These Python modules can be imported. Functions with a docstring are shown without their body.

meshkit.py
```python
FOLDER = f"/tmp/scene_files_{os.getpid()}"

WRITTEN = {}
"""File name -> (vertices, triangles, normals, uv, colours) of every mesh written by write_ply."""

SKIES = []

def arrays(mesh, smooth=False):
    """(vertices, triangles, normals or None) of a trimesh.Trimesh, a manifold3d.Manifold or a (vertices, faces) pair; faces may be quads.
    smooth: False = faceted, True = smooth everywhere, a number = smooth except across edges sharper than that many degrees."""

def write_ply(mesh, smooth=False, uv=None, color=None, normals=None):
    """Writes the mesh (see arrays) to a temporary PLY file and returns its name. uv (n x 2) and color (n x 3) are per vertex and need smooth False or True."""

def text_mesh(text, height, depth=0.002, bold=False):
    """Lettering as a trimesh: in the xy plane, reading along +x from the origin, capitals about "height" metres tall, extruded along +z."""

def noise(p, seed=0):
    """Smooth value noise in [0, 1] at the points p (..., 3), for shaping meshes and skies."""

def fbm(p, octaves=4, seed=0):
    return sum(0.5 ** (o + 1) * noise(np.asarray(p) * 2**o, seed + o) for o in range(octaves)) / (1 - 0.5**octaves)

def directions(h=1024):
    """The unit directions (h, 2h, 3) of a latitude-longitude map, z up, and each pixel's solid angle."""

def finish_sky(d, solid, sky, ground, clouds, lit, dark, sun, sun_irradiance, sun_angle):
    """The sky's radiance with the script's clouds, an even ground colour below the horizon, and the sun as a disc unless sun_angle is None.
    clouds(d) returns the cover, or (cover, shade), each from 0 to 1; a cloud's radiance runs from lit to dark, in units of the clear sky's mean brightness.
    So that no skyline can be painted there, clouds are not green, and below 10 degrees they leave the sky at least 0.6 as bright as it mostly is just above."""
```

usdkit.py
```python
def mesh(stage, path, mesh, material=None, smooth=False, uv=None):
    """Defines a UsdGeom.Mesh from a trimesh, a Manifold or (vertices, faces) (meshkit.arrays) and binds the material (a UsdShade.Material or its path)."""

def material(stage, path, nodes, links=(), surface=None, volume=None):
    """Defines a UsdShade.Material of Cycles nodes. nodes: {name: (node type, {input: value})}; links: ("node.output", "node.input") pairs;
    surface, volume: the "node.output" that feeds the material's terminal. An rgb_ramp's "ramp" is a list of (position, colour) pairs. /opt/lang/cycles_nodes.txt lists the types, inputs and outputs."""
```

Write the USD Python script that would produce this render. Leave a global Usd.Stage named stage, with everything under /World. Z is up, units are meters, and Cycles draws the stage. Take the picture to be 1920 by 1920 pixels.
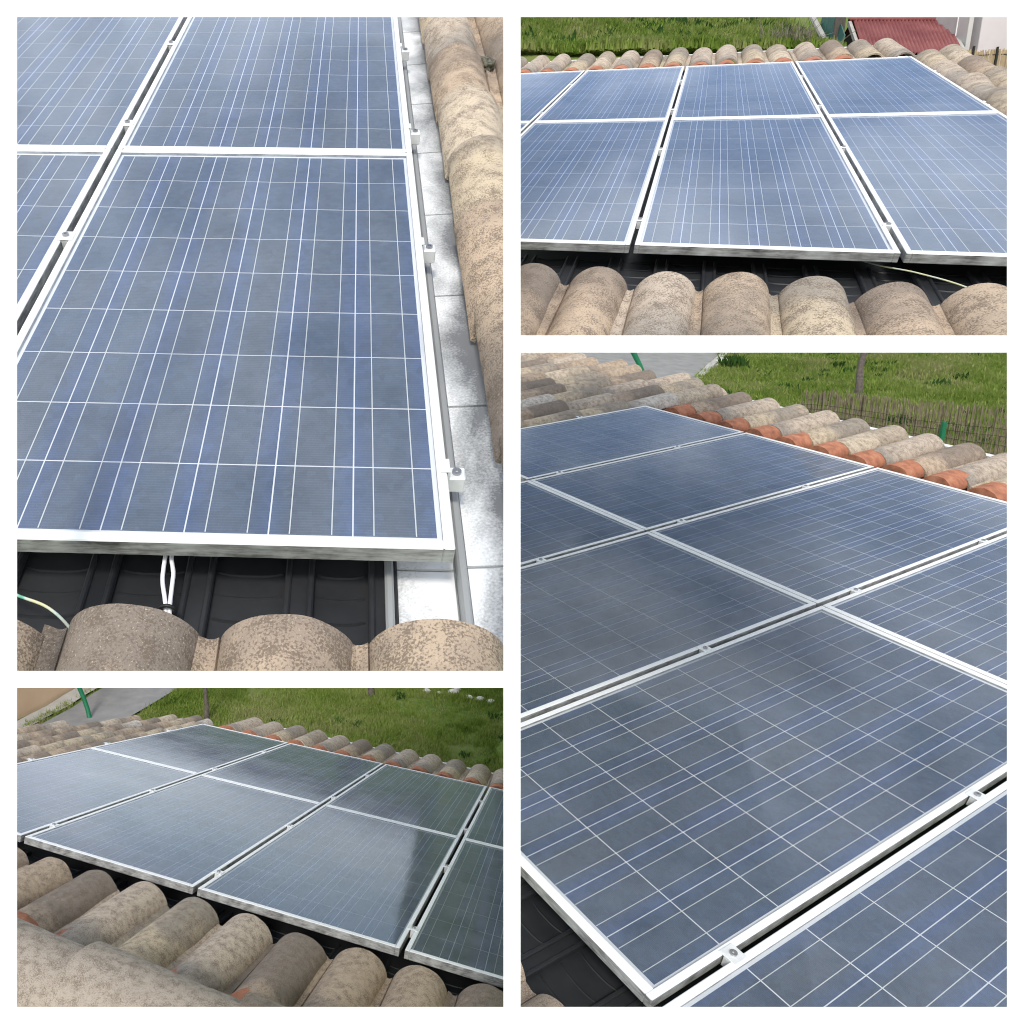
import math
import numpy as np
import trimesh
import usdkit
import meshkit
from pxr import Usd, UsdGeom, UsdLux, UsdShade, Gf, Sdf, Vt

stage = Usd.Stage.CreateInMemory()
UsdGeom.SetStageUpAxis(stage, UsdGeom.Tokens.z)
UsdGeom.SetStageMetersPerUnit(stage, 1.0)
UsdGeom.Xform.Define(stage, '/World')
UsdGeom.Scope.Define(stage, '/World/Looks')

# ------------------------------------------------------------------ camera, sky, sun, exposure
EYE = np.array([0.0, 0.0, 5.5])
PITCH = math.radians(12)
FOCAL = 1400 / 1920                       # focal length in picture widths (a shift lens)
EXPOSURE = 0.6
SKY_STRENGTH = 0.12
SUN_I, SUN_ANGLE = 0.4, 12.0
SUN_ELEV, SUN_AZ = math.radians(36), math.radians(190)   # azimuth clockwise from +y: behind the viewpoint, a little left
cp, sp = math.cos(PITCH), math.sin(PITCH)
RIGHT, FWD, UPC = np.array([1., 0, 0]), np.array([0, cp, -sp]), np.array([0, sp, cp])

cam = UsdGeom.Camera.Define(stage, '/World/camera')
cam.AddTransformOp().Set(Gf.Matrix4d(*[float(x) for row in ([*RIGHT, 0], [*UPC, 0], [*(-FWD), 0], [*EYE, 1]) for x in row]))
cam.CreateFocalLengthAttr(35.0)
cam.CreateHorizontalApertureAttr(35.0 / FOCAL)
cam.CreateVerticalApertureAttr(35.0 / FOCAL)
cam.CreateHorizontalApertureOffsetAttr(9.0)
cam.CreateVerticalApertureOffsetAttr(3.5)
cam.CreateClippingRangeAttr(Gf.Vec2f(0.05, 3000))
cam.CreateExposureAttr(EXPOSURE)

M = {}
def mat(name, nodes, links=(), surface='p.BSDF'):
    M[name] = usdkit.material(stage, '/World/Looks/' + name, nodes, links, surface=surface)
    return M[name]

sun_dir = np.array([math.cos(SUN_ELEV) * math.sin(SUN_AZ), math.cos(SUN_ELEV) * math.cos(SUN_AZ), math.sin(SUN_ELEV)])
mat('sky_look', {
    'tc': ('texture_coordinate', {}),
    'map': ('mapping', {'scale': (1.0, 1.0, 2.2), 'location': (14.5, 8.4, 1.8)}),
    'n': ('noise_texture', {'scale': 2.1, 'detail': 7.0, 'roughness': 0.56, 'distortion': 0.35}),
    'r': ('rgb_ramp', {'ramp': [(0.43, (0, 0, 0)), (0.60, (1, 1, 1))]}),
    'n2': ('noise_texture', {'scale': 3.6, 'detail': 5.0, 'roughness': 0.55}),
    'cl': ('rgb_ramp', {'ramp': [(0.25, (5.0, 5.5, 6.3)), (0.62, (10.5, 10.6, 10.8)), (0.8, (14, 14, 14))]}),
    'sky': ('sky_texture', {'sky_type': 'single_scattering', 'sun_disc': False, 'sun_elevation': SUN_ELEV, 'sun_rotation': math.atan2(sun_dir[0], sun_dir[1])}),
    'mx': ('mix_color', {}),
    'sz': ('separate_xyz', {}), 'hz': ('map_range', {'from_min': .02, 'from_max': .24, 'to_min': .75, 'to_max': 0.0, 'clamp': True}), 'hm': ('math', {'math_type': 'maximum'}),
    'b': ('background_shader', {'strength': SKY_STRENGTH})},
    [('tc.generated', 'map.vector'), ('map.vector', 'n.vector'), ('map.vector', 'n2.vector'), ('n.fac', 'r.fac'), ('n2.fac', 'cl.fac'), ('tc.generated', 'sz.vector'), ('sz.z', 'hz.value'), ('hz.result', 'hm.value1'), ('r.color', 'hm.value2'), ('hm.value', 'mx.fac'), ('sky.color', 'mx.a'), ('cl.color', 'mx.b'), ('mx.result', 'b.color')],
    surface='b.background')
sky = UsdLux.DomeLight.Define(stage, '/World/sky')
UsdShade.MaterialBindingAPI.Apply(sky.GetPrim()).Bind(M['sky_look'])
sky.GetPrim().SetCustomDataByKey('kind', 'structure')
sky.GetPrim().SetCustomDataByKey('label', 'bright sky with broken white cloud')

sun = UsdLux.DistantLight.Define(stage, '/World/sun')
sun.CreateIntensityAttr(SUN_I); sun.CreateAngleAttr(SUN_ANGLE); sun.CreateNormalizeAttr(True); sun.CreateColorAttr(Gf.Vec3f(1.0, 0.95, 0.87))
zax = sun_dir; xax = np.cross([0, 0, 1.], zax); xax /= np.linalg.norm(xax); yax = np.cross(zax, xax)
sun.AddTransformOp().Set(Gf.Matrix4d(*[float(x) for row in ([*xax, 0], [*yax, 0], [*zax, 0], [0, 0, 30, 1]) for x in row]))

# ------------------------------------------------------------------ helpers
names = {}
def numbered(parent, name):
    k = (parent, name); n = names.get(k, 0); names[k] = n + 1
    return f'{parent}/{name}' + (f'_{n:03d}' if n else '')
def mtx(A):                                     # 4x4 column-vector matrix -> Gf
    return Gf.Matrix4d(*[float(x) for x in np.asarray(A).T.ravel()])
def say(prim, label=None, cat=None, group=None, kind=None):
    for k, v in (('label', label), ('category', cat), ('group', group), ('kind', kind)):
        if v: prim.SetCustomDataByKey(k, v)
    return prim
def thing(name, label=None, cat=None, A=None, group=None, kind=None):
    x = UsdGeom.Xform.Define(stage, numbered('/World', name))
    if A is not None: x.AddTransformOp().Set(mtx(A))
    return say(x.GetPrim(), label, cat, group, kind)
def part(parent, name, mesh, material, A=None, smooth=False, label=None, kind=None):
    p = '/World' if parent is None else str(parent.GetPath())
    m = usdkit.mesh(stage, numbered(p, name), mesh, M[material], smooth=smooth)
    if A is not None: m.AddTransformOp().Set(mtx(A))
    return say(m.GetPrim(), label, kind=kind)
def box(x0, x1, y0, y1, z0, z1, c=0.0):
    """A box, with its edges chamfered by c."""
    if c <= 0:
        m = trimesh.creation.box((x1 - x0, y1 - y0, z1 - z0)); m.apply_translation(((x0 + x1) / 2, (y0 + y1) / 2, (z0 + z1) / 2)); return m
    pts = []
    for sx in (0, 1):
        for sy in (0, 1):
            for sz in (0, 1):
                q = np.array([x1 if sx else x0, y1 if sy else y0, z1 if sz else z0]); d = np.array([-c if sx else c, -c if sy else c, -c if sz else c])
                for ax in range(3): w = q + d; w[ax] = q[ax]; pts.append(w)
    return trimesh.convex.convex_hull(np.array(pts))
def cat(*ms): return trimesh.util.concatenate([m for m in ms])
def tube(points, r, sides=8):
    p = np.asarray(points, float); r = np.broadcast_to(r, (len(p),))
    t = np.gradient(p, axis=0); t /= np.linalg.norm(t, axis=1, keepdims=True)
    a = np.cross(t, np.where(np.abs(t[:, 2:]) < 0.9, [0, 0, 1.], [1., 0, 0])); a /= np.linalg.norm(a, axis=1, keepdims=True); b = np.cross(t, a)
    g = np.arange(sides) * 2 * np.pi / sides
    v = (p[:, None] + r[:, None, None] * (np.cos(g)[None, :, None] * a[:, None] + np.sin(g)[None, :, None] * b[:, None])).reshape(-1, 3)
    f = []
    for i in range(len(p) - 1):
        for j in range(sides):
            q = (i * sides + j, i * sides + (j + 1) % sides, (i + 1) * sides + (j + 1) % sides, (i + 1) * sides + j); f += [(q[0], q[1], q[2]), (q[0], q[2], q[3])]
    for i0, flip in ((0, True), ((len(p) - 1) * sides, False)):
        for j in range(1, sides - 1): f.append((i0, i0 + j + 1, i0 + j) if flip else (i0, i0 + j, i0 + j + 1))
    return trimesh.Trimesh(v, f, process=False)
def smoothline(pts, n=24):
    pts = np.asarray(pts, float); s = np.r_[0, np.cumsum(np.linalg.norm(np.diff(pts, axis=0), axis=1))]
    from scipy.interpolate import PchipInterpolator
    return PchipInterpolator(s, pts)(np.linspace(0, s[-1], n))

# ------------------------------------------------------------------ materials
def obj_noise(scale, detail=3.0, rough=0.55, **k): return ('noise_texture', {'scale': scale, 'detail': detail, 'roughness': rough, **k})
mat('white_paint', {'p': ('principled_bsdf', {'base_color': (.82, .82, .81), 'roughness': .55})})
mat('aluminium', {'g': ('geometry', {}), 'n': obj_noise(60), 'r': ('rgb_ramp', {'ramp': [(.3, (.72, .73, .73)), (.6, (.82, .83, .83))]}),
    'p': ('principled_bsdf', {'roughness': .38, 'metallic': .25})}, [('g.position', 'n.vector'), ('n.fac', 'r.fac'), ('r.color', 'p.base_color')])
# the module frames: clean on top, weathered by dirt streaks on their outer flanks
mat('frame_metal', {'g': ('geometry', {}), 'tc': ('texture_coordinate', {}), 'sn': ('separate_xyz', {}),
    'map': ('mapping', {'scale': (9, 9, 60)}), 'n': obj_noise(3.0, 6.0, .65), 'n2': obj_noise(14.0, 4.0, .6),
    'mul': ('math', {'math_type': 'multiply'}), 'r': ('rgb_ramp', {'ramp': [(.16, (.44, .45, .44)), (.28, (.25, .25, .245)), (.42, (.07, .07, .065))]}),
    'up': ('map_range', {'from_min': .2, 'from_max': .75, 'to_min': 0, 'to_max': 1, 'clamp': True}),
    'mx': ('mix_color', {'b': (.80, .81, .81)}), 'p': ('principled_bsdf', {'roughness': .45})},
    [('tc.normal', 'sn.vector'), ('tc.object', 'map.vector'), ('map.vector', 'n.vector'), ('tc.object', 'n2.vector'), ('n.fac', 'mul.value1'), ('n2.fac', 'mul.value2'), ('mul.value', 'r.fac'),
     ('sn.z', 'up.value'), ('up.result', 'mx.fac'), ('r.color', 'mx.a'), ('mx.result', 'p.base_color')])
mat('backsheet', {'p': ('principled_bsdf', {'base_color': (.84, .86, .89), 'roughness': .7})})
mat('busbar', {'p': ('principled_bsdf', {'base_color': (.74, .76, .74), 'roughness': .5})})
CELL_W = [.158 * x for x in (.7, .5, 1.2, .95)]
for k, cw in enumerate(CELL_W):         # blue beside the busbars, greyer between them; every cell its own tone
    for i, (a, b) in enumerate([((.030, .070, .190), (.054, .080, .124)), ((.027, .062, .172), (.047, .072, .118)), ((.036, .076, .182), (.058, .080, .114)), ((.026, .064, .160), (.044, .074, .124))]):
        mat('cell_%s_%s' % ('abcd'[k], 'abcd'[i]), {'g': ('geometry', {}), 'tc': ('texture_coordinate', {}), 'v': ('voronoi_texture', {'scale': 70.0}), 'n': obj_noise(5.0, 5.0, .6), 'hs': ('hsv', {'saturation': 1.0}),
            'sx': ('separate_xyz', {}), 'dv': ('math', {'math_type': 'divide', 'value2': cw}), 'fr': ('math', {'math_type': 'fraction'}), 'sb': ('math', {'math_type': 'subtract', 'value2': .5}), 'ab': ('math', {'math_type': 'absolute'}),
            'mm': ('math', {'math_type': 'multiply_add', 'value2': .75, 'value3': -.36}), 'ad': ('math', {'math_type': 'add'}),
            'vb': ('rgb_to_bw', {}), 'vr': ('map_range', {'from_min': 0, 'from_max': 1, 'to_min': .80, 'to_max': 1.2}),
            'r': ('rgb_ramp', {'ramp': [(.16, b), (.60, a)]}), 'w': ('wave_texture', {'wave_type': 'bands', 'bands_direction': 'y', 'scale': 62.0, 'distortion': 0.0}),
            'wr': ('rgb_ramp', {'ramp': [(.0, (1, 1, 1)), (.82, (1, 1, 1)), (1.0, (1.6, 1.5, 1.4))]}), 'm2': ('mix_color', {'blend_type': 'multiply', 'fac': 1.0, 'use_clamp': False}),
            'p': ('principled_bsdf', {'roughness': .5, 'specular_ior_level': .2})},
            [('g.position', 'v.vector'), ('g.position', 'n.vector'), ('tc.object', 'sx.vector'), ('sx.x', 'dv.value1'), ('dv.value', 'fr.value1'), ('fr.value', 'sb.value1'), ('sb.value', 'ab.value1'), ('n.fac', 'mm.value1'),
             ('mm.value', 'ad.value1'), ('ab.value', 'ad.value2'), ('ad.value', 'r.fac'), ('v.color', 'vb.color'), ('vb.val', 'vr.value'), ('vr.result', 'hs.value'), ('r.color', 'hs.color'),
             ('tc.object', 'w.vector'), ('w.fac', 'wr.fac'), ('hs.color', 'm2.a'), ('wr.color', 'm2.b'), ('m2.result', 'p.base_color')])
mat('solar_glass', {'g': ('geometry', {}), 'n': obj_noise(2.3, 5.0, .62), 'ro': ('map_range', {'from_min': .3, 'from_max': .7, 'to_min': .035, 'to_max': .13, 'clamp': True}),
    'f': ('fresnel', {'IOR': 1.40}), 't': ('transparent_bsdf', {'color': (.97, .98, .98)}), 'gl': ('glossy_bsdf', {'color': (.84, .91, 1.0), 'distribution': 'ggx'}), 'mx': ('mix_closure', {}),
    'dust': ('diffuse_bsdf', {'color': (.40, .44, .50)}), 'dn': obj_noise(5.0, 7.0, .7), 'dr': ('map_range', {'from_min': .35, 'from_max': .8, 'to_min': .06, 'to_max': .16, 'clamp': True}), 'dm': ('mix_closure', {})},
    [('g.position', 'n.vector'), ('n.fac', 'ro.value'), ('ro.result', 'gl.roughness'), ('f.fac', 'mx.fac'), ('t.BSDF', 'mx.closure1'), ('gl.BSDF', 'mx.closure2'),
     ('g.position', 'dn.vector'), ('dn.fac', 'dr.value'), ('dr.result', 'dm.fac'), ('mx.closure', 'dm.closure1'), ('dust.BSDF', 'dm.closure2')], surface='dm.closure')

def tile_mat(name, light, grey, lo, hi, band):
    """Weathered concrete roof tile: sandy body, grey flame band at one end, dark lichen specks."""
    mat(name, {'g': ('geometry', {}), 'tc': ('texture_coordinate', {}), 'sy': ('separate_xyz', {}),
        'n': obj_noise(5.2, 5.0, .6, distortion=.4), 'by': ('map_range', {'from_min': band[0], 'from_max': band[1], 'to_min': -.26, 'to_max': .24, 'clamp': True}),
        'ad': ('math', {'math_type': 'add'}), 'r': ('rgb_ramp', {'ramp': [(lo, light), (hi, grey)]}),
        'n2': obj_noise(26.0, 5.0, .65), 'n3': obj_noise(310.0, 2.0, .6), 'sa': ('math', {'math_type': 'multiply_add', 'value2': .62}),
        'sr': ('rgb_ramp', {'ramp': [(.68, (0, 0, 0)), (.80, (.78, .78, .78))]}), 'dk': ('mix_color', {'b': (.145, .112, .085)}),
        'n4': obj_noise(360.0, 2.0, .6), 'lr': ('rgb_ramp', {'ramp': [(.63, (0, 0, 0)), (.70, (.8, .8, .8))]}), 'lt': ('mix_color', {'b': (.52, .44, .33)}),
        'md': ('math', {'math_type': 'multiply', 'value2': .8}), 'bp': ('bump', {'strength': .5, 'distance': .003}), 'p': ('principled_bsdf', {'roughness': .92, 'specular_ior_level': .15})},
        [('g.position', 'n.vector'), ('tc.object', 'sy.vector'), ('sy.y', 'by.value'), ('n.fac', 'ad.value1'), ('by.result', 'ad.value2'), ('ad.value', 'r.fac'),
         ('g.position', 'n2.vector'), ('g.position', 'n3.vector'), ('n2.fac', 'sa.value1'), ('n3.fac', 'md.value1'), ('md.value', 'sa.value3'), ('sa.value', 'sr.fac'),
         ('r.color', 'dk.a'), ('sr.color', 'dk.fac'), ('g.position', 'n4.vector'), ('n4.fac', 'lr.fac'), ('dk.result', 'lt.a'), ('lr.color', 'lt.fac'), ('lt.result', 'p.base_color'),
         ('n3.fac', 'bp.height'), ('bp.normal', 'p.normal')])
TILES = []
for i, (l, g, lo, hi, b) in enumerate([
        ((.52, .40, .29), (.28, .225, .18), .42, .72, (0.0, .4)), ((.46, .36, .265), (.25, .21, .175), .40, .68, (.45, .0)), ((.56, .46, .33), (.32, .28, .23), .45, .74, (.1, .42)),
        ((.43, .335, .25), (.24, .20, .165), .40, .66, (.1, .3)), ((.53, .44, .35), (.35, .31, .265), .42, .68, (.4, .05)), ((.60, .50, .38), (.42, .35, .27), .44, .74, (.2, .4))]):
    n = 'roof_tile_%s' % 'abcdef'[i]; tile_mat(n, l, g, lo, hi, b); TILES.append(n)
tile_mat('grey_tile', (.40, .345, .285), (.29, .27, .245), .36, .62, (.1, .5))
tile_mat('pale_tile', (.62, .57, .50), (.40, .36, .31), .40, .66, (.45, .1))
mat('red_mortar', {'g': ('geometry', {}), 'n': obj_noise(18.0, 5.0, .6), 'r': ('rgb_ramp', {'ramp': [(.3, (.25, .115, .075)), (.55, (.46, .19, .11)), (.75, (.50, .27, .17))]}),
    'n2': obj_noise(150.0), 'bp': ('bump', {'strength': .5, 'distance': .004}), 'p': ('principled_bsdf', {'roughness': .9, 'specular_ior_level': .15})},
    [('g.position', 'n.vector'), ('n.fac', 'r.fac'), ('r.color', 'p.base_color'), ('g.position', 'n2.vector'), ('n2.fac', 'bp.height'), ('bp.normal', 'p.normal')])
mat('black_plastic', {'g': ('geometry', {}), 'n': obj_noise(7.0, 6.0, .7), 'r': ('rgb_ramp', {'ramp': [(.3, (.012, .013, .015)), (.7, (.026, .027, .029))]}), 'p': ('principled_bsdf', {'roughness': .48, 'specular_ior_level': .35})},
    [('g.position', 'n.vector'), ('n.fac', 'r.fac'), ('r.color', 'p.base_color')])
mat('white_flashing', {'tc': ('texture_coordinate', {}), 'map': ('mapping', {'scale': (1.6, 1.0, 1.0), 'rotation': (0, 0, .5)}), 'n': obj_noise(4.2, 4.0, .55, distortion=.6), 'n3': obj_noise(260.0, 2.0, .6), 'sx': ('separate_xyz', {}),
    'ex': ('map_range', {'from_min': .69, 'from_max': .77, 'to_min': -.17, 'to_max': .15, 'clamp': True}), 'ad': ('math', {'math_type': 'add'}), 'sp': ('math', {'math_type': 'multiply_add', 'value2': .34}),
    'r': ('rgb_ramp', {'ramp': [(.56, (.76, .77, .77)), (.70, (.50, .51, .51)), (.90, (.16, .165, .17))]}), 'p': ('principled_bsdf', {'roughness': .5})},
    [('tc.object', 'map.vector'), ('map.vector', 'n.vector'), ('tc.object', 'n3.vector'), ('tc.object', 'sx.vector'), ('sx.x', 'ex.value'), ('n.fac', 'ad.value1'), ('ex.result', 'ad.value2'),
     ('n3.fac', 'sp.value1'), ('ad.value', 'sp.value3'), ('sp.value', 'r.fac'), ('r.color', 'p.base_color')])
mat('grey_rail', {'p': ('principled_bsdf', {'base_color': (.33, .34, .34), 'roughness': .5, 'metallic': .2})})
mat('bolt_steel', {'p': ('principled_bsdf', {'base_color': (.35, .35, .36), 'roughness': .35, 'metallic': .8})})
mat('white_cable', {'p': ('principled_bsdf', {'base_color': (.78, .77, .78), 'roughness': .4})})
mat('black_tie', {'p': ('principled_bsdf', {'base_color': (.01, .01, .01), 'roughness': .5})})
mat('earth_cable', {'tc': ('texture_coordinate', {}), 'n': obj_noise(25.0, 1.0), 'r': ('rgb_ramp', {'ramp': [(.4, (.62, .60, .36)), (.55, (.55, .62, .55)), (.62, (.12, .42, .28))]}), 'p': ('principled_bsdf', {'roughness': .35})},
    [('tc.object', 'n.vector'), ('n.fac', 'r.fac'), ('r.color', 'p.base_color')])
mat('lichen_stone', {'g': ('geometry', {}), 'n': obj_noise(120.0, 4.0), 'r': ('rgb_ramp', {'ramp': [(.35, (.03, .03, .025)), (.6, (.16, .15, .11))]}), 'p': ('principled_bsdf', {'roughness': 1.0})}, [('g.position', 'n.vector'), ('n.fac', 'r.fac'), ('r.color', 'p.base_color')])
def plain(name, lo, hi, scale, rough=.85, bump=0, spec=.3):
    nodes = {'g': ('geometry', {}), 'n': obj_noise(scale, 6.0, .62), 'r': ('rgb_ramp', {'ramp': [(.3, lo), (.7, hi)]}), 'p': ('principled_bsdf', {'roughness': rough, 'specular_ior_level': spec})}
    links = [('g.position', 'n.vector'), ('n.fac', 'r.fac'), ('r.color', 'p.base_color')]
    if bump:
        nodes['b'] = ('bump', {'strength': .6, 'distance': bump}); links += [('n.fac', 'b.height'), ('b.normal', 'p.normal')]
    mat(name, nodes, links)
plain('asphalt', (.20, .20, .195), (.29, .285, .275), 2.5)
plain('kerb_concrete', (.36, .35, .32), (.47, .45, .41), 3.0)
plain('ochre_render', (.62, .42, .27), (.70, .49, .33), 1.2)
plain('lilac_render', (.50, .45, .45), (.58, .53, .53), .5)
plain('grey_render', (.42, .40, .38), (.52, .50, .47), .6)
plain('red_sheet', (.20, .055, .055), (.33, .12, .11), .9, .55)
plain('dark_wood', (.05, .042, .036), (.10, .085, .07), 2.0)
plain('green_board', (.02, .085, .07), (.035, .12, .10), 1.5, .5)
plain('green_metal', (.01, .13, .06), (.018, .17, .08), 5, .4)
plain('bark', (.07, .058, .05), (.16, .135, .115), 16, .95, .01)
plain('pale_stone', (.45, .43, .40), (.66, .64, .60), 9)
plain('gravel_look', (.20, .17, .13), (.38, .33, .26), 9, .95)
plain('blue_pane', (.10, .16, .28), (.16, .24, .38), .5, .12)
plain('reed', (.11, .088, .06), (.24, .195, .135), 7, .9)
plain('bamboo', (.34, .25, .15), (.46, .36, .22), 3, .8)
plain('dark_wire', (.015, .018, .015), (.03, .03, .028), 5)
plain('ploughed_land', (.13, .115, .095), (.19, .17, .14), .05, .95)
plain('dry_twig', (.13, .115, .085), (.24, .23, .15), 5)
mat('soil_grass', {'g': ('geometry', {}), 'n': obj_noise(.45, 8.0, .65), 'n2': obj_noise(9.0, 6.0, .7), 'a': ('math', {'math_type': 'multiply_add', 'value2': .45}), 'm': ('math', {'math_type': 'multiply', 'value2': .62}),
    'r': ('rgb_ramp', {'ramp': [(.36, (.065, .10, .018)), (.50, (.12, .18, .036)), (.62, (.17, .205, .06)), (.74, (.20, .185, .09))]}), 'b': ('bump', {'strength': .8, 'distance': .06}), 'p': ('principled_bsdf', {'roughness': .95, 'specular_ior_level': .1})},
    [('g.position', 'n.vector'), ('g.position', 'n2.vector'), ('n2.fac', 'a.value1'), ('n.fac', 'm.value1'), ('m.value', 'a.value3'), ('a.value', 'r.fac'), ('r.color', 'p.base_color'), ('n2.fac', 'b.height'), ('b.normal', 'p.normal')])
def leaf_mat(name, stops, scale=.5):
    mat(name, {'g': ('geometry', {}), 'n': obj_noise(scale, 7.0, .7), 'oi': ('object_info', {}), 'ad': ('math', {'math_type': 'multiply_add', 'value2': .22}), 'r': ('rgb_ramp', {'ramp': stops}),
        'd': ('diffuse_bsdf', {}), 't': ('translucent_bsdf', {}), 'm': ('mix_closure', {'fac': .35})},
        [('g.position', 'n.vector'), ('oi.random', 'ad.value1'), ('n.fac', 'ad.value3'), ('ad.value', 'r.fac'), ('r.color', 'd.color'), ('r.color', 't.color'), ('d.BSDF', 'm.closure1'), ('t.BSDF', 'm.closure2')], surface='m.closure')
leaf_mat('grass_blade', [(.34, (.09, .145, .022)), (.50, (.175, .255, .045)), (.64, (.25, .31, .08)), (.80, (.33, .32, .15))])
leaf_mat('weed_leaf', [(.4, (.022, .062, .014)), (.7, (.055, .115, .028))], 2.0)
leaf_mat('white_flower', [(.4, (.6, .6, .55)), (.7, (.75, .75, .7))], 2.0)

# ------------------------------------------------------------------ the four roofs: frames of reference
# u runs across the roof, v along the slope, h out of it; o is where the first module's lower left cell starts
ROOFS = [
    dict(e1=(0.99935, 0.02599, -0.0248), e2=(0.03584, -0.76736, 0.64022), n=(-0.00239, -0.64069, -0.76779), o=(-0.50997, -0.08192, 0.98224), S=0.7, a=1.2350, PU=1.0254, PV=1.4822),
    dict(e1=(0.92298, 0.18734, -0.33618), e2=(0.37785, -0.60696, 0.69916), n=(-0.07307, -0.77233, -0.631), o=(0.72806, -0.77934, 1.68636), S=0.5, a=2.2558, PU=1.0248, PV=1.4834),
    dict(e1=(0.93893, 0.13742, -0.31548), e2=(0.30738, 0.07718, 0.94845), n=(0.15468, -0.9875, 0.03023), o=(-0.6647, 1.76261, 4.36911), S=1.2, a=1.3714, PU=1.0287, PV=1.4829),
    dict(e1=(0.46776, 0.40586, -0.78516), e2=(0.88377, -0.22682, 0.40926), n=(-0.01199, -0.88534, -0.46479), o=(0.38574, 0.59341, 2.50834), S=0.95, a=1.5805, PU=1.0276, PV=1.4810)]
def seen(d):                                    # right / down / ahead of the viewpoint -> world direction
    return d[0] * RIGHT - d[1] * UPC + d[2] * FWD
for R in ROOFS:
    A = np.eye(4); A[:3, 0], A[:3, 1], A[:3, 2] = (seen(R[k]) for k in ('e1', 'e2', 'n')); A[:3, 3] = EYE + seen(R['o'])
    R['A'] = A; R['sv'] = R['S'] * R['a']
WHERE = ['upper left view', 'upper right view', 'lower left view', 'lower right view']
def at(k, u, v, h=0): R = ROOFS[k]; return np.array([u * R['S'], v * R['sv'], h * R['S']])
def shift(p): A = np.eye(4); A[:3, 3] = p; return A
# where a roof section ends: (point, inward normal) planes in world space
def end_plane(px=None, py=None, keep=1):
    d = seen((1, 0, -(px - 600) / 1400)) if px is not None else seen((0, 1, -(py - 1100) / 1400))
    return (EYE, keep * d / np.linalg.norm(d))
ENDS = [[end_plane(px=960, keep=-1), end_plane(py=1274, keep=-1), end_plane(px=-60, keep=1)], [end_plane(py=645, keep=-1), end_plane(px=960, keep=1)], [], [end_plane(px=960, keep=1)]]
def clipped(m, A, ends):
    """The mesh cut where its roof section ends, or None; A takes it to the world."""
    if not ends: return m
    w = m.copy(); w.apply_transform(A)
    d = [(w.vertices - p) @ n for p, n in ends]
    if any((x < 0).all() for x in d): return None
    if all((x >= 0).all() for x in d): return m
    for p, n in ends:
        w = w.slice_plane(p, n)
        if w is None or len(w.faces) == 0: return None
    w.apply_transform(np.linalg.inv(A)); return w

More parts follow.
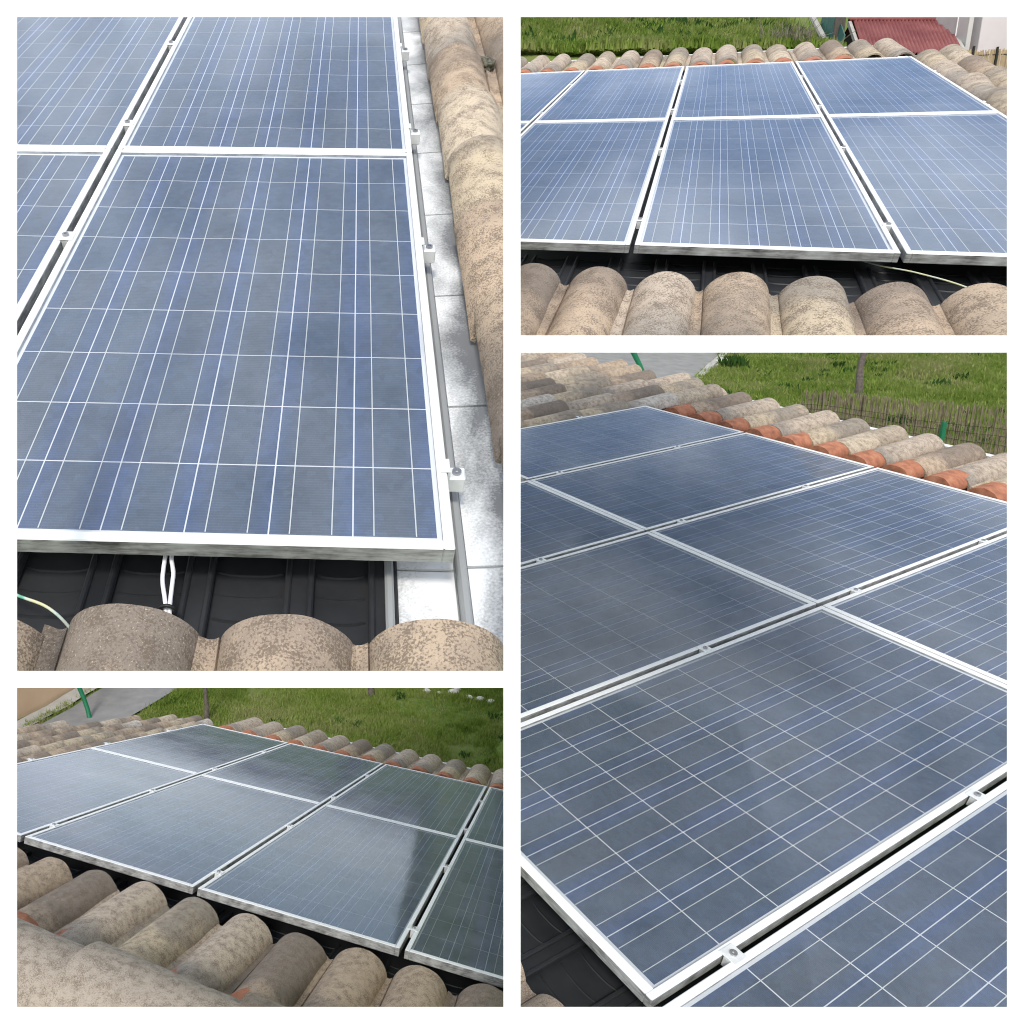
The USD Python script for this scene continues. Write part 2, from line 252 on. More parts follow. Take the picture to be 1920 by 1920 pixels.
# ------------------------------------------------------------------ solar modules
rng = np.random.default_rng(7)
def module(name, k, A, label, clamp_left=True, clamp_right=False, ends=()):
    R = ROOFS[k]; S, SV = R['S'], R['sv']; p, q = .158 * S, .158 * SV
    root = thing(name, label, 'solar module', A, 'solar modules in the ' + WHERE[k])
    def add(parent, nm, m, mt, smooth=False):
        m = clipped(m, A, ends)
        return None if m is None else part(parent, nm, m, mt, smooth=smooth)
    W, L = 6 * p, 9 * q; bu, bv = .0285 * S, .0275 * SV; iu, iv = .008 * S, .008 * SV; z0, z1, c = -.035 * S, .004 * S, .0022 * S
    lip = [box(-bu, -iu, -bv, L + bv, z0, z1, c), box(W + iu, W + bu, -bv, L + bv, z0, z1, c), box(-iu, W + iu, -bv, -iv, z0, z1 - .0004, c), box(-iu, W + iu, L + iv, L + bv, z0, z1 - .0004, c)]
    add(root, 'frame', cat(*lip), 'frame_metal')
    add(root, 'backsheet', box(-iu, W + iu, -iv, L + iv, -.010 * S, -.0065 * S), 'backsheet')
    gx, gy = .0015 * S, .0014 * SV
    for c_ in range(6):
        for r_ in range(9):
            add(root, 'cell', box(c_ * p + gx, c_ * p + p - gx, r_ * q + gy, r_ * q + q - gy, -.0065 * S, -.0060 * S), 'cell_%s_%s' % ('abcd'[k], 'abcd'[rng.integers(4)]))
        for f in (.25, .75):
            x = (c_ + f) * p; add(root, 'busbar', box(x - .0011 * S, x + .0011 * S, .004 * S, L - .004 * S, -.0060 * S, -.0056 * S), 'busbar')
    g = trimesh.Trimesh([[-iu, -iv, 0], [W + iu, -iv, 0], [W + iu, L + iv, 0], [-iu, L + iv, 0]], [[0, 1, 2], [0, 2, 3]], process=False)
    add(root, 'glass', g, 'solar_glass')
    for side, on in ((-1, clamp_left), (1, clamp_right)):
        if not on: continue
        for cv in (.155, .929):
            y = cv * SV; x = -.0385 * S if side < 0 else W + .0385 * S; h = .025 * S if side < 0 else .020 * S
            w0 = .024 * S
            if side < 0:
                m = cat(box(x - w0, x + w0, y - h, y + h, z1, z1 + .004 * S, .001), box(x - .0085 * S, x + .0085 * S, y - h, y + h, -.03 * S, z1 - .001))
            else:
                m = cat(box(x - w0, x - .006 * S, y - h, y + h, z1, z1 + .004 * S, .001), box(x - .0085 * S, x + .030 * S, y - h * .9, y + h * .9, -.05 * S, -.012 * S, .002), box(x - .0085 * S, x - .004 * S, y - h, y + h, -.03 * S, z1 + .003 * S))
            cl = add(root, 'clamp', m, 'aluminium')
            if cl is None: continue
            bx, bz = (x, z1 + .004 * S) if side < 0 else (x + .012 * S, -.012 * S)
            b = trimesh.creation.annulus(.0045 * S, .0095 * S, .006 * S, sections=14); b.apply_translation((bx, y, bz + .003 * S))
            add(cl, 'bolt', b, 'bolt_steel', 40)
    return root
def copy_of(src, name, A, label, k):
    x = UsdGeom.Xform.Define(stage, numbered('/World', name)); pr = x.GetPrim()
    pr.GetReferences().AddInternalReference(src.GetPath()); pr.SetInstanceable(True)
    x.ClearXformOpOrder(); x.GetPrim().GetAttribute('xformOp:transform').Set(mtx(A)) if pr.HasAttribute('xformOp:transform') else None
    x.SetXformOpOrder([UsdGeom.XformOp(pr.GetAttribute('xformOp:transform'))])
    return say(pr, label, 'solar module', 'solar modules in the ' + WHERE[k])
ORD = ['first', 'second', 'third', 'fourth', 'fifth']
LAY = [  # (column, row) of every module in view, leftmost column, modules that end at the section's edge, columns with end clamps
    ([(0, 0), (-1, 0), (-1, 1), (0, 1)], -1, [(-1, 0), (-1, 1)], [0]),
    ([(-2, 0), (-1, 0), (0, 0), (1, 0), (-2, 1), (-1, 1), (0, 1), (1, 1)], -2, [(-2, 0), (-1, 0), (-2, 1), (-1, 1)], [1]),
    ([(-2, 0), (-1, 0), (0, 0), (1, 0), (-2, 1), (-1, 1), (0, 1), (1, 1)], -2, [], []),
    ([(1, 0), (-1, 1), (0, 1), (-2, 1), (0, 0), (-1, 0), (-2, 0), (-3, 1)], -3, [(-2, 0), (-1, 0), (0, 0), (-3, 1)], [])]
for k, (cells, left, cut, endc) in enumerate(LAY):
    R = ROOFS[k]; first = {}
    for i, j in cells:
        A = R['A'] @ shift((i * R['PU'] * R['S'], j * R['PV'] * R['sv'], 0))
        lab = f"blue solar module in the {'near' if j == 0 else 'far'} row, {ORD[i - left]} from the left, {WHERE[k]}"
        if (i, j) in cut: module('solar_module', k, A, lab, ends=ENDS[k]); continue
        key = i in endc
        if key not in first: first[key] = module('solar_module', k, A, lab, clamp_right=key)
        else: copy_of(first[key], 'solar_module', A, lab, k)

# ------------------------------------------------------------------ roof tiles
def tile_mesh(S, L, pan=True, pitch=.272, hw=.117, H=.092, t=.014, lift=.022, seed=0, nx=22, ny=7):
    """One interlocking canal tile: a flat pan on its left, a round barrel, a lip that laps the next pan. Metric, y from near to far end."""
    P, w, H, t = pitch * S, hw * S, H * S, t * S
    xs = np.r_[np.linspace(-(P - w) - .006 * S, -w - .004 * S, 5), -w * np.cos(np.linspace(.0, 1, nx) * math.pi)]
    if not pan: xs = xs[5:]
    z = np.where(xs < -w, .006 * S + .012 * S * (np.clip((xs + w + (P - 2 * w) / 2) / ((P - 2 * w) / 2 + 1e-9), -1, 1)) ** 2, H * np.clip(1 - (xs / w) ** 2, 0, 1) ** .62)
    ys = np.linspace(0, L, ny)
    X, Y = np.meshgrid(xs, ys); Z = np.broadcast_to(z, X.shape) + lift * S * (Y / L) - .004 * S
    n = meshkit.fbm(np.stack([X * 9 + seed * 3.7, Y * 7 + seed, Z * 0], -1), 3, seed=seed) - .5
    taper = 1 + .05 * (Y / L - .5) * np.sign(1)
    Xb = np.where(X > -w, X * taper, X)
    top = np.stack([Xb + n * .006 * S, Y + (n * .012 * S) * ((Y == 0) | (Y == L)), Z + n * .010 * S], -1)
    dz = np.gradient(top[..., 2], axis=1); dx = np.gradient(top[..., 0], axis=1); nn = np.stack([-dz, 0 * dz, dx], -1); nn /= np.linalg.norm(nn, axis=-1, keepdims=True) + 1e-9
    bot = top - nn * t
    a, b = top.shape[:2]; idx = np.arange(a * b).reshape(a, b); o = a * b; F = []
    q = lambda A_, B_, C_, D_: F.extend([np.stack([A_, B_, C_], -1).reshape(-1, 3), np.stack([A_, C_, D_], -1).reshape(-1, 3)])
    q(idx[:-1, :-1], idx[:-1, 1:], idx[1:, 1:], idx[1:, :-1]); q(o + idx[:-1, :-1], o + idx[1:, :-1], o + idx[1:, 1:], o + idx[:-1, 1:])
    for e, s in ((idx[0], 1), (idx[-1], -1)):
        q(*((e[:-1], o + e[:-1], o + e[1:], e[1:]) if s > 0 else (e[:-1], e[1:], o + e[1:], o + e[:-1])))
    for e, s in ((idx[:, 0], -1), (idx[:, -1], 1)):
        q(*((e[:-1], o + e[:-1], o + e[1:], e[1:]) if s > 0 else (e[:-1], e[1:], o + e[1:], o + e[:-1])))
    return trimesh.Trimesh(np.vstack([top.reshape(-1, 3), bot.reshape(-1, 3)]), np.vstack(F), process=False)
trng = np.random.default_rng(21)
nseed = [0]
def lay(roof, k, u, v, L, h, mt=None, tw=.013, **kw):
    """Lay one tile with its barrel centre at u, its near end at v; L along the slope in plan units."""
    R = ROOFS[k]; nseed[0] += 1
    r = trng.normal(0, 1, 6); kw['H'] = kw.get('H', .092) * (1 + .03 * r[4])
    m = tile_mesh(R['S'], L * R['sv'], seed=nseed[0], **kw); c, s = math.cos(r[0] * tw), math.sin(r[0] * tw)
    T = shift(at(k, u + r[1] * .003, v + r[2] * .009, h + r[3] * .003)); T[:3, :3] = [[c, -s, 0], [s, c, 0], [0, 0, 1]]
    m = clipped(m, R['A'] @ T, ENDS[k])
    if m is None or len(m.faces) == 0: return
    part(roof, 'tile', m, mt or TILES[trng.integers(len(TILES))], T, 35)
def plug(roof, k, u, v0, v1, h, hw=.1, H=.087, ripples=0):
    """A red mortar stop under a barrel's open end."""
    R = ROOFS[k]; S = R['S']; th = np.linspace(0, math.pi, 19); n = 9 if ripples else 5; nseed[0] += 1
    ring = []
    for i, y in enumerate(np.linspace(v0 * R['sv'], v1 * R['sv'], n)):
        g = 1 + (.02 * (np.sin(th * ripples) > 0) if ripples else 0) - (.02 if i in (0, n - 1) else 0)
        ring.append(np.stack([-hw * S * np.cos(th) * g, np.full_like(th, y), H * S * np.sin(th) ** .9 * g - .004 * S], -1))
    v = np.array(ring); nz = meshkit.fbm(v.reshape(-1, 3) * 24 + nseed[0], 3, seed=nseed[0]).reshape(v.shape[:2]) - .5; v[..., 0] *= 1 + .08 * nz; v[..., 2] *= 1 + .10 * nz; v[..., 1] += .015 * S * nz
    a, b = v.shape[:2]; idx = np.arange(a * b).reshape(a, b); F = []
    for i in range(a - 1):
        for j in range(b - 1): F += [(idx[i, j], idx[i, j + 1], idx[i + 1, j + 1]), (idx[i, j], idx[i + 1, j + 1], idx[i + 1, j])]
    V = np.vstack([v.reshape(-1, 3), v[0].mean(0) * [1, 1, .3], v[-1].mean(0) * [1, 1, .3]])
    for e, c, s in ((idx[0], a * b, 1), (idx[-1], a * b + 1, -1)):
        for j in range(b - 1): F.append((c, e[j + 1], e[j]) if s > 0 else (c, e[j], e[j + 1]))
        F.append((c, e[0], e[-1]) if s > 0 else (c, e[-1], e[0]))
    m = trimesh.Trimesh(V, F, process=False); m.fix_normals()
    part(roof, 'mortar_plug', m, 'red_mortar', shift(at(k, u, 0, h)), 50)
def sheet(pts, n=(2, 2), t=.004):
    """A thin slab between four corners (local coordinates)."""
    p = np.asarray(pts, float); nrm = np.cross(p[1] - p[0], p[3] - p[0]); nrm /= np.linalg.norm(nrm)
    V = np.vstack([p, p - nrm * t]); F = [(0, 1, 2), (0, 2, 3), (4, 6, 5), (4, 7, 6)]
    for i in range(4): j = (i + 1) % 4; F += [(i, 4 + i, 4 + j), (i, 4 + j, j)]
    return trimesh.Trimesh(V, F, process=False)
def underlay(roof, k, u0, u1, v0, v1, vr, ribs, h=-.125):
    """Black ribbed plastic underlay; ribs and small cross ridges where the sheet lies open."""
    R = ROOFS[k]; S = R['S']
    def put(parent, nm, m):
        m = clipped(m, R['A'], ENDS[k]); return None if m is None else part(parent, nm, m, 'black_plastic', smooth=30)
    sh = put(roof, 'underlay_sheet', sheet([at(k, u0, v0, h), at(k, u1, v0, h), at(k, u1, v1, h), at(k, u0, v1, h)]))
    if sh is None: return
    for u in ribs:
        a, b = at(k, u - .028, vr[0], h), at(k, u + .028, vr[1], h)
        m = cat(box(a[0], b[0], a[1], b[1], a[2], a[2] + .014 * S, .004 * S), box(a[0], a[0] + .012 * S, a[1], b[1], a[2] + .008 * S, a[2] + .022 * S, .003 * S), box(b[0] - .012 * S, b[0], a[1], b[1], a[2] + .008 * S, a[2] + .022 * S, .003 * S))
        put(sh, 'rib', m)
    for a_, b_ in zip(ribs[:-1], ribs[1:]):
        for v in np.arange(vr[0] + .01, vr[1], .047):
            p = [at(k, a_ + .034 + (b_ - a_ - .068) * s, v + .006 * (abs(2 * s - 1)) ** 3, h) for s in np.linspace(0, 1, 7)]
            put(sh, 'ridge_line', tube(p, .0035 * S, 5))
def gutter(roof, k, u0, u1, v, h, r=.036):
    R = ROOFS[k]; S = R['S']; th = np.linspace(math.pi, 2 * math.pi, 9); V, F = [], []
    for u in (u0, u1):
        c = at(k, u, v, h)
        V += [c + [0, r * S * math.cos(t), r * S * math.sin(t)] for t in th] + [c + [0, (r - .004) * S * math.cos(t), (r - .004) * S * math.sin(t)] for t in th[::-1]]
    n = 18
    for i in range(n): j = (i + 1) % n; F += [(i, n + i, n + j), (i, n + j, j)]
    part(roof, 'gutter', trimesh.Trimesh(V, F, process=False), 'white_paint', smooth=40)

def roof_thing(k, label): return thing('tiled_roof', label, 'roof', ROOFS[k]['A'])
BASE = -.10
# upper left roof: a row of tiles below the modules, white flashing and tiles on the right
r0 = roof_thing(0, 'tiled roof with white stained flashing right of its modules, upper left view')
for i in range(-2, 4): lay(r0, 0, .40 + .268 * i, -.55, .385, BASE, TILES[[3, 0, 3, 0, 1, 0][i + 2]])
for j, u in enumerate((1.215, 1.49, 1.765)):
    for i in range(-1, 9): lay(r0, 0, u, -.16 + .402 * i + .05 * j,   .43, -.07, TILES[[0, 3, 1, 0, 2, 5, 0, 4, 2, 0, 1][(i + 1 + 3 * j) % 11]], pan=j > 0, lift=.034)
underlay(r0, 0, -1.1, .868, -.4, 2.96, (-.34, .05), [-.085, .108, .300, .493, .690, .852])
def loc(m, nm, mt, roof=r0, k=0, **kw):
    m = clipped(m, ROOFS[k]['A'], ENDS[k]); return part(roof, nm, m, mt, **kw) if m is not None else None
for i in range(-1, 8):
    v0, v1 = -.40 + .415 * (i + 1), -.40 + .415 * (i + 2) - .006
    loc(sheet([at(0, .872, v0, -.112), at(0, .992, v0, -.112), at(0, .992, v1, -.112), at(0, .872, v1, -.112)]), 'flashing_panel', 'white_flashing')
    loc(sheet([at(0, 1.018, v0, -.100), at(0, 1.13, v0, -.092), at(0, 1.13, v1, -.092), at(0, 1.018, v1, -.100)]), 'flashing_panel', 'white_flashing')
a, b = at(0, .996, -.40, -.12), at(0, 1.014, 3.35, -.085)
loc(box(a[0], b[0], a[1], b[1], a[2], b[2], .003), 'flashing_rail', 'grey_rail')
a, b = at(0, .855, -.40, -.12), at(0, .872, .1, -.095)
loc(box(a[0], b[0], a[1], b[1], a[2], b[2], .003), 'edge_trim', 'grey_rail')

# upper right roof
r1 = roof_thing(1, 'tiled roof with double tile verge on its right, upper right view')
for i in range(-4, 8): lay(r1, 1, -.146 + .27 * i, -.535, .36, BASE - .01, TILES[[0, 1, 4, 3, 0, 4, 1, 2, 0, 1, 3, 0][(i + 4) % 12]])
for i in range(-4, 15):
    u = -1.566 + .279 * i
    if u < -2.8 or u > 2.3: continue
    lay(r1, 1, u, 3.20, .56, BASE, TILES[[4, 2, 5, 4, 0, 2, 4][i % 7]])
    if u < 1.75: plug(r1, 1, u - .01, 3.09, 3.23, BASE)
for j, u in enumerate((2.165, 2.44)):
    for i in range(0, 8): lay(r1, 1, u, -.2 + .402 * i + .16 * j, .43, -.085 - .012 * j, TILES[[4, 2, 0, 5, 2, 4][(i + 2 * j) % 6]], pan=j > 0, lift=.034)
underlay(r1, 1, -3.2, 2.08, -.45, 3.15, (-.34, .05), [-.70, -.50, -.30, -.10, .10, .30, .50, .70, .90, 1.10, 1.30, 1.5, 1.7])
gutter(r1, 1, -3.3, 2.05, 3.80, -.07)
for i in range(2):
    a, b = at(1, 2.0, 0.1 + 1.5 * i, -.11), at(1, 2.08, 1.59 + 1.5 * i, -.10); loc(box(a[0], b[0], a[1], b[1], a[2], b[2]), 'flashing_panel', 'grey_rail', r1, 1)

# lower left roof: ridge capping in front, a field of tiles on the left
r2 = roof_thing(2, 'tiled roof with rounded ridge capping in front, lower left view')
for i in range(-6, 7):
    lay(r2, 2, .05 + .265 * i, -.60, .475, BASE, TILES[[1, 3, 0, 1, 3, 4, 2, 4, 3, 1, 1, 0, 3][i + 6]])
    plug(r2, 2, .05 + .265 * i - .01, -.60, -.525, BASE, .107, .094, 26)
for i in range(-5, 14):
    u = -1.65 + .273 * i
    if -2.1 < u < 2.2:
        lay(r2, 2, u, 3.20, .56, BASE, TILES[[4, 2, 5, 4, 0, 2, 4][i % 7]])
        if u > -2.2: plug(r2, 2, u - .01, 3.09, 3.23, BASE)
for j in range(7):                      # the field narrows to a hip on its far left
    u = -2.165 - .17 * j; vmax = float(np.interp(-u, [2.0, 2.3, 2.65, 2.84, 3.02, 3.25], [3.45, 3.2, 2.9, 2.1, 1.6, .9]))
    for i in range(0, 14):
        v = .1 + .252 * i + .04 * (j % 3)
        if v + .2 < vmax: lay(r2, 2, u, v, .27, -.06, 'pale_tile' if (j, i) in ((0, 11), (2, 8)) else None, lift=.02, pitch=.168, hw=.074, H=.062)
underlay(r2, 2, -2.09, 2.2, -.55, 3.15, (-.40, .05), [-1.1 + .2 * i for i in range(14)])
gutter(r2, 2, -1.9, 2.2, 3.80, -.07)
def ridge_cap(u0, u1, v, h, r, mt, tilt):
    R = ROOFS[2]; S = R['S']; th = np.linspace(-.15, math.pi + .15, 25); xs = np.linspace(0, (u1 - u0) * S, 9); nseed[0] += 1; rings = []
    for x in xs:
        f = x / xs[-1]; rr = r * S * (1 - .10 * f)
        rings.append(np.stack([np.full_like(th, x), -rr * np.cos(th) * 1.05, rr * np.sin(th) + tilt * S * (1 - f)], -1))
    v_ = np.array(rings); nz = meshkit.fbm(v_ * 6 + nseed[0], 3, seed=nseed[0]) - .5; v_[..., 2] += nz * .014
    inn = v_ * 1.0; cen = np.array([0, 0, 0.]); inn[..., 1] *= .93; inn[..., 2] = inn[..., 2] * .93
    a_, b_ = v_.shape[:2]; idx = np.arange(a_ * b_).reshape(a_, b_); o = a_ * b_; F = []
    for i in range(a_ - 1):
        for j in range(b_ - 1):
            A_, B_, C_, D_ = idx[i, j], idx[i, j + 1], idx[i + 1, j + 1], idx[i + 1, j]; F += [(A_, C_, B_), (A_, D_, C_), (o + A_, o + B_, o + C_), (o + A_, o + C_, o + D_)]
    for e in (idx[0], idx[-1]):
        for j in range(b_ - 1): F += [(e[j], e[j + 1], o + e[j + 1]), (e[j], o + e[j + 1], o + e[j])]
    m = trimesh.Trimesh(np.vstack([v_.reshape(-1, 3), inn.reshape(-1, 3)]), F, process=False); m.fix_normals()
    part(r2, 'ridge_cap', m, mt, shift(at(2, u0, v, h)), 40)
ridge_cap(-1.05, -.53, -.81, -.06, .2, TILES[4], .02); ridge_cap(-.57, .12, -.81, -.06, .2, 'grey_tile', .02); ridge_cap(.07, .72, -.81, -.06, .2, 'grey_tile', .02); ridge_cap(.67, 1.3, -.81, -.06, .2, TILES[1], .02)

# lower right roof
r3 = roof_thing(3, 'tiled roof with red-ended tiles along its far edge, lower right view')
for i in range(-4, 7): lay(r3, 3, .05 + .27 * i + .05, -.53, .385, BASE, TILES[[0, 3, 1][i % 3]])
for i in range(-5, 14):
    u = -2.136 + .277 * i
    if u > .9: continue
    lay(r3, 3, u, 3.20, .50, BASE, TILES[[4, 2, 5, 4, 0, 4, 2][i % 7]])
    if u > -3.1: plug(r3, 3, u - .01, 3.06, 3.24, BASE, .105, .092)
for j in range(11):
    for i in range(1, 9):
        lay(r3, 3, -3.245 - .272 * j, .0 + .402 * i + .07 * (j % 3), .43, -.075, 'pale_tile' if (j, i) in ((0, 7), (2, 5)) else None, lift=.034)
underlay(r3, 3, -3.1, 1.0, -.45, 3.12, (-.40, .05), [-.7 + .2 * i for i in range(14)])
gutter(r3, 3, -6.0, 1.2, 3.74, -.07)

for k, rf, q in ((0, r0, (-1.2, 1.9, -.5, 3.3)), (1, r1, (-3.2, 2.6, -.5, 3.75)), (2, r2, (-2.3, 2.2, -.9, 3.1)), (3, r3, (-6.0, 1.2, -.5, 3.65))):
    for i in range(6):
        a_, b_ = q[2] + (q[3] - q[2]) * i / 6, q[2] + (q[3] - q[2]) * (i + 1) / 6 - .008
        loc(sheet([at(k, q[0], a_, -.17), at(k, q[1], a_, -.17), at(k, q[1], b_, -.17), at(k, q[0], b_, -.17)], t=.02), 'soffit_board', 'white_paint', rf, k)

# loose things on the upper left and right roofs
def wire(name, k, pts, r, mt, label, cat_):
    R = ROOFS[k]; m = tube(smoothline([at(k, *p) for p in pts], 30), r * R['S'], 8)
    m = clipped(m, R['A'], ENDS[k]); x = part(None, name, m, mt, R['A'], True); return say(x, label, cat_)
wire('power_cable', 0, [(.432, .03, -.05), (.434, -.012, -.055), (.436, -.05, -.06), (.449, -.098, -.075), (.452, -.118, -.085), (.455, -.16, -.09)], .0042, 'white_cable', 'left one of two white cables tied below the near module', 'cable')
wire('power_cable', 0, [(.444, .03, -.05), (.446, -.012, -.055), (.456, -.05, -.06), (.457, -.098, -.075), (.460, -.118, -.085), (.472, -.16, -.09)], .0042, 'white_cable', 'right one of two white cables tied below the near module', 'cable')
t = trimesh.creation.torus(.0105 * .9, .003 * .9, 16, 8); t.apply_transform(trimesh.transformations.rotation_matrix(math.pi / 2, [1, 0, 0])); t.apply_translation(at(0, .454, -.104, -.078)); 
say(part(None, 'cable_tie', t, 'black_tie', ROOFS[0]['A'], True), 'black tie holding the two white cables together', 'cable tie')
wire('earth_wire', 0, [(.08, -.05, -.06), (.178, -.095, -.06), (.232, -.112, -.06), (.268, -.132, -.062), (.301, -.16, -.075), (.32, -.20, -.08)], .003, 'earth_cable', 'yellowish wire curving under the tiles at lower left of the upper left view', 'wire')
wire('earth_wire', 1, [(.86, .05, -.07), (.931, .0, -.065), (1.039, -.04, -.06), (1.10, -.066, -.06), (1.18, -.10, -.065), (1.25, -.14, -.08)], .003, 'earth_cable', 'pale green wire from under the modules to the tiles, upper right view', 'wire')
st = trimesh.creation.icosphere(3, .026); st.vertices *= 1 + .35 * (meshkit.fbm(st.vertices * 90, 4, seed=3)[:, None] - .5) * 2; st.vertices *= [1.1, 1.3, .75]; st.apply_translation(at(0, 1.335, 2.28, -.02))
say(part(None, 'stone', st, 'lichen_stone', ROOFS[0]['A'], True), 'small dark lichen lump lying in the valley between two tiles', 'stone')

# ------------------------------------------------------------------ the white four-light frame in front of the viewpoint
ZF = .8
def fx(p): return (p - 600) / 1400 * ZF
def fy(p): return -(p - 1100) / 1400 * ZF
AF = np.eye(4); AF[:3, 0], AF[:3, 1], AF[:3, 2] = RIGHT, UPC, -FWD; AF[:3, 3] = EYE + FWD * ZF
def bar(x0, x1, y0, y1, t=.006):
    """A bar whose back is chamfered at 45 degrees: front face at z = 0."""
    x0, x1 = sorted((x0, x1)); y0, y1 = sorted((y0, y1)); d = t
    return trimesh.convex.convex_hull(np.array([(x, y, 0) for x in (x0, x1) for y in (y0, y1)] + [(x, y, -t) for x in (x0 + d, x1 - d) for y in (y0 + d, y1 - d)]))
wf = thing('window_frame', 'white painted frame with four openings of unequal size', 'window frame', AF)
part(wf, 'stile', bar(fx(-10), fx(32), fy(32), fy(1888)), 'white_paint'); part(wf, 'stile', bar(fx(1888), fx(1930), fy(32), fy(1888)), 'white_paint')
part(wf, 'rail', bar(fx(-10), fx(1930), fy(-10), fy(32)), 'white_paint'); part(wf, 'rail', bar(fx(-10), fx(1930), fy(1888), fy(1930)), 'white_paint')
for lx in (fx(0), fx(700)):
    lg = box(lx - .012, lx + .012, .690, .714, -.2, 4.862, .002); lg.apply_transform(np.linalg.inv(AF)); part(wf, 'leg', lg, 'white_paint')
part(wf, 'mullion', bar(fx(944), fx(976), fy(32), fy(1888)), 'white_paint')
part(wf, 'transom', bar(fx(32), fx(944), fy(1258), fy(1290)), 'white_paint'); part(wf, 'transom', bar(fx(976), fx(1888), fy(629), fy(661)), 'white_paint')

# ------------------------------------------------------------------ ground, with the grassy hill beyond the upper right roof
def ground_z(x, y):
    """Flat ahead of the lower left roof; a meadow rising to the right, and a steep grassy bank behind it."""
    x, y = np.asarray(x, float), np.asarray(y, float)
    w = np.clip((x / np.maximum(y, .5) - .264) / .066, 0, 1); w = w * w * (3 - 2 * w)
    t = np.clip((y - 27.4) / 12.6, 0, 1)
    w2 = np.clip((x / np.maximum(y, .5) - .207) / .028, 0, 1); w = np.where(y > 27.4, np.maximum(w, w2 * w2 * (3 - 2 * w2)), w)
    z = np.clip(.22 + .29 * y, 0, None) * (y < 27.4) + 8.17 * (y >= 27.4) + 14.65 * t * t * (3 - 2 * t) + .74 * np.clip(y - 40, 0, 18)
    e = np.clip((x - 23.9) / .9, 0, 1) * np.clip((y - 31) / 3, 0, 1); z = z - 1.8 * e * e * (3 - 2 * e)
    return w * z + (meshkit.fbm(np.stack([x * .35, y * .35, 0 * x], -1), 4, seed=5) - .5) * .30 * np.clip((y - 5) / 10, .1, 1)
def grid(x0, x1, y0, y1, nx, ny, zf):
    xs, ys = np.linspace(x0, x1, nx), np.linspace(y0, y1, ny); X, Y = np.meshgrid(xs, ys); V = np.stack([X, Y, zf(X, Y)], -1).reshape(-1, 3)
    i = np.arange(nx * ny).reshape(ny, nx); a, b, c, d = i[:-1, :-1].ravel(), i[:-1, 1:].ravel(), i[1:, 1:].ravel(), i[1:, :-1].ravel()
    return trimesh.Trimesh(V, np.vstack([np.stack([a, b, c], 1), np.stack([a, c, d], 1)]), process=False)
lawn = grid(-60, 90, -20, 75, 401, 241, ground_z)
say(part(None, 'lawn', lawn, 'soil_grass', smooth=True), 'green lawn with a rising grassy bank', kind='structure')
far = trimesh.creation.annulus(60, 1500, .02, sections=48); far.apply_translation((0, 20, -.6))
say(part(None, 'far_ground', far, 'ploughed_land'), 'open ploughed land to the horizon', kind='structure')

# ------------------------------------------------------------------ grass (stuff)
def blades(n, hgt, spread, seed, wid=.006):
    g = np.random.default_rng(seed); V, F = [], []
    for _ in range(n):
        r, th = spread * math.sqrt(g.random()), g.random() * 6.283; b = np.array([r * math.cos(th), r * math.sin(th), -.01]); a = g.random() * 6.283; d = np.array([math.cos(a), math.sin(a), 0]); s = np.array([-d[1], d[0], 0]) * wid * (.6 + .8 * g.random())
        h = hgt * (.55 + .7 * g.random()); lean = d * h * (.15 + .6 * g.random()); m = b + lean * .35 + [0, 0, h * .65]; e = b + lean + [0, 0, h * .95]; i = len(V)
        V += [b - s, b + s, m - s * .7, m + s * .7, e]; F += [(i, i + 1, i + 3), (i, i + 3, i + 2), (i + 2, i + 3, i + 4)]
    return trimesh.Trimesh(V, F, process=False)
def scatter(name, label, spots, sizes, protos, material, seed):
    pi = UsdGeom.PointInstancer.Define(stage, numbered('/World', name)); path = str(pi.GetPath()); g = np.random.default_rng(seed)
    for i, m in enumerate(protos):
        p = usdkit.mesh(stage, f'{path}/tuft' + (f'_{i:03d}' if i else ''), m, M[material]); pi.GetPrototypesRel().AddTarget(p.GetPath())
    n = len(spots); a = g.random(n) * math.pi
    pi.CreateProtoIndicesAttr(Vt.IntArray.FromNumpy(g.integers(0, len(protos), n).astype(np.int32)))
    pi.CreatePositionsAttr(Vt.Vec3fArray.FromNumpy(np.asarray(spots, np.float32)))
    pi.CreateOrientationsAttr(Vt.QuathArray([Gf.Quath(float(math.cos(x)), 0, 0, float(math.sin(x))) for x in a]))
    pi.CreateScalesAttr(Vt.Vec3fArray.FromNumpy(np.repeat(np.asarray(sizes, np.float32)[:, None], 3, 1)))
    return say(pi.GetPrim(), label, 'grass', kind='stuff')
g = np.random.default_rng(11)
def spots(n, x0, x1, y0, y1, keep=lambda x, y: np.ones_like(x, bool), lo=.7, hi=1.4, clump=1.0):
    x, y = g.uniform(x0, x1, n), g.uniform(y0, y1, n); d = meshkit.fbm(np.stack([x * .8 / clump, y * .8 / clump, 0 * x], -1), 4, seed=9)
    ok = keep(x, y) & (g.random(n) < np.clip((d - .25) * 2.4, .12, 1)); x, y, d = x[ok], y[ok], d[ok]
    return np.stack([x, y, ground_z(x, y)], -1), g.uniform(lo, hi, len(x)) * (.6 + .9 * d)
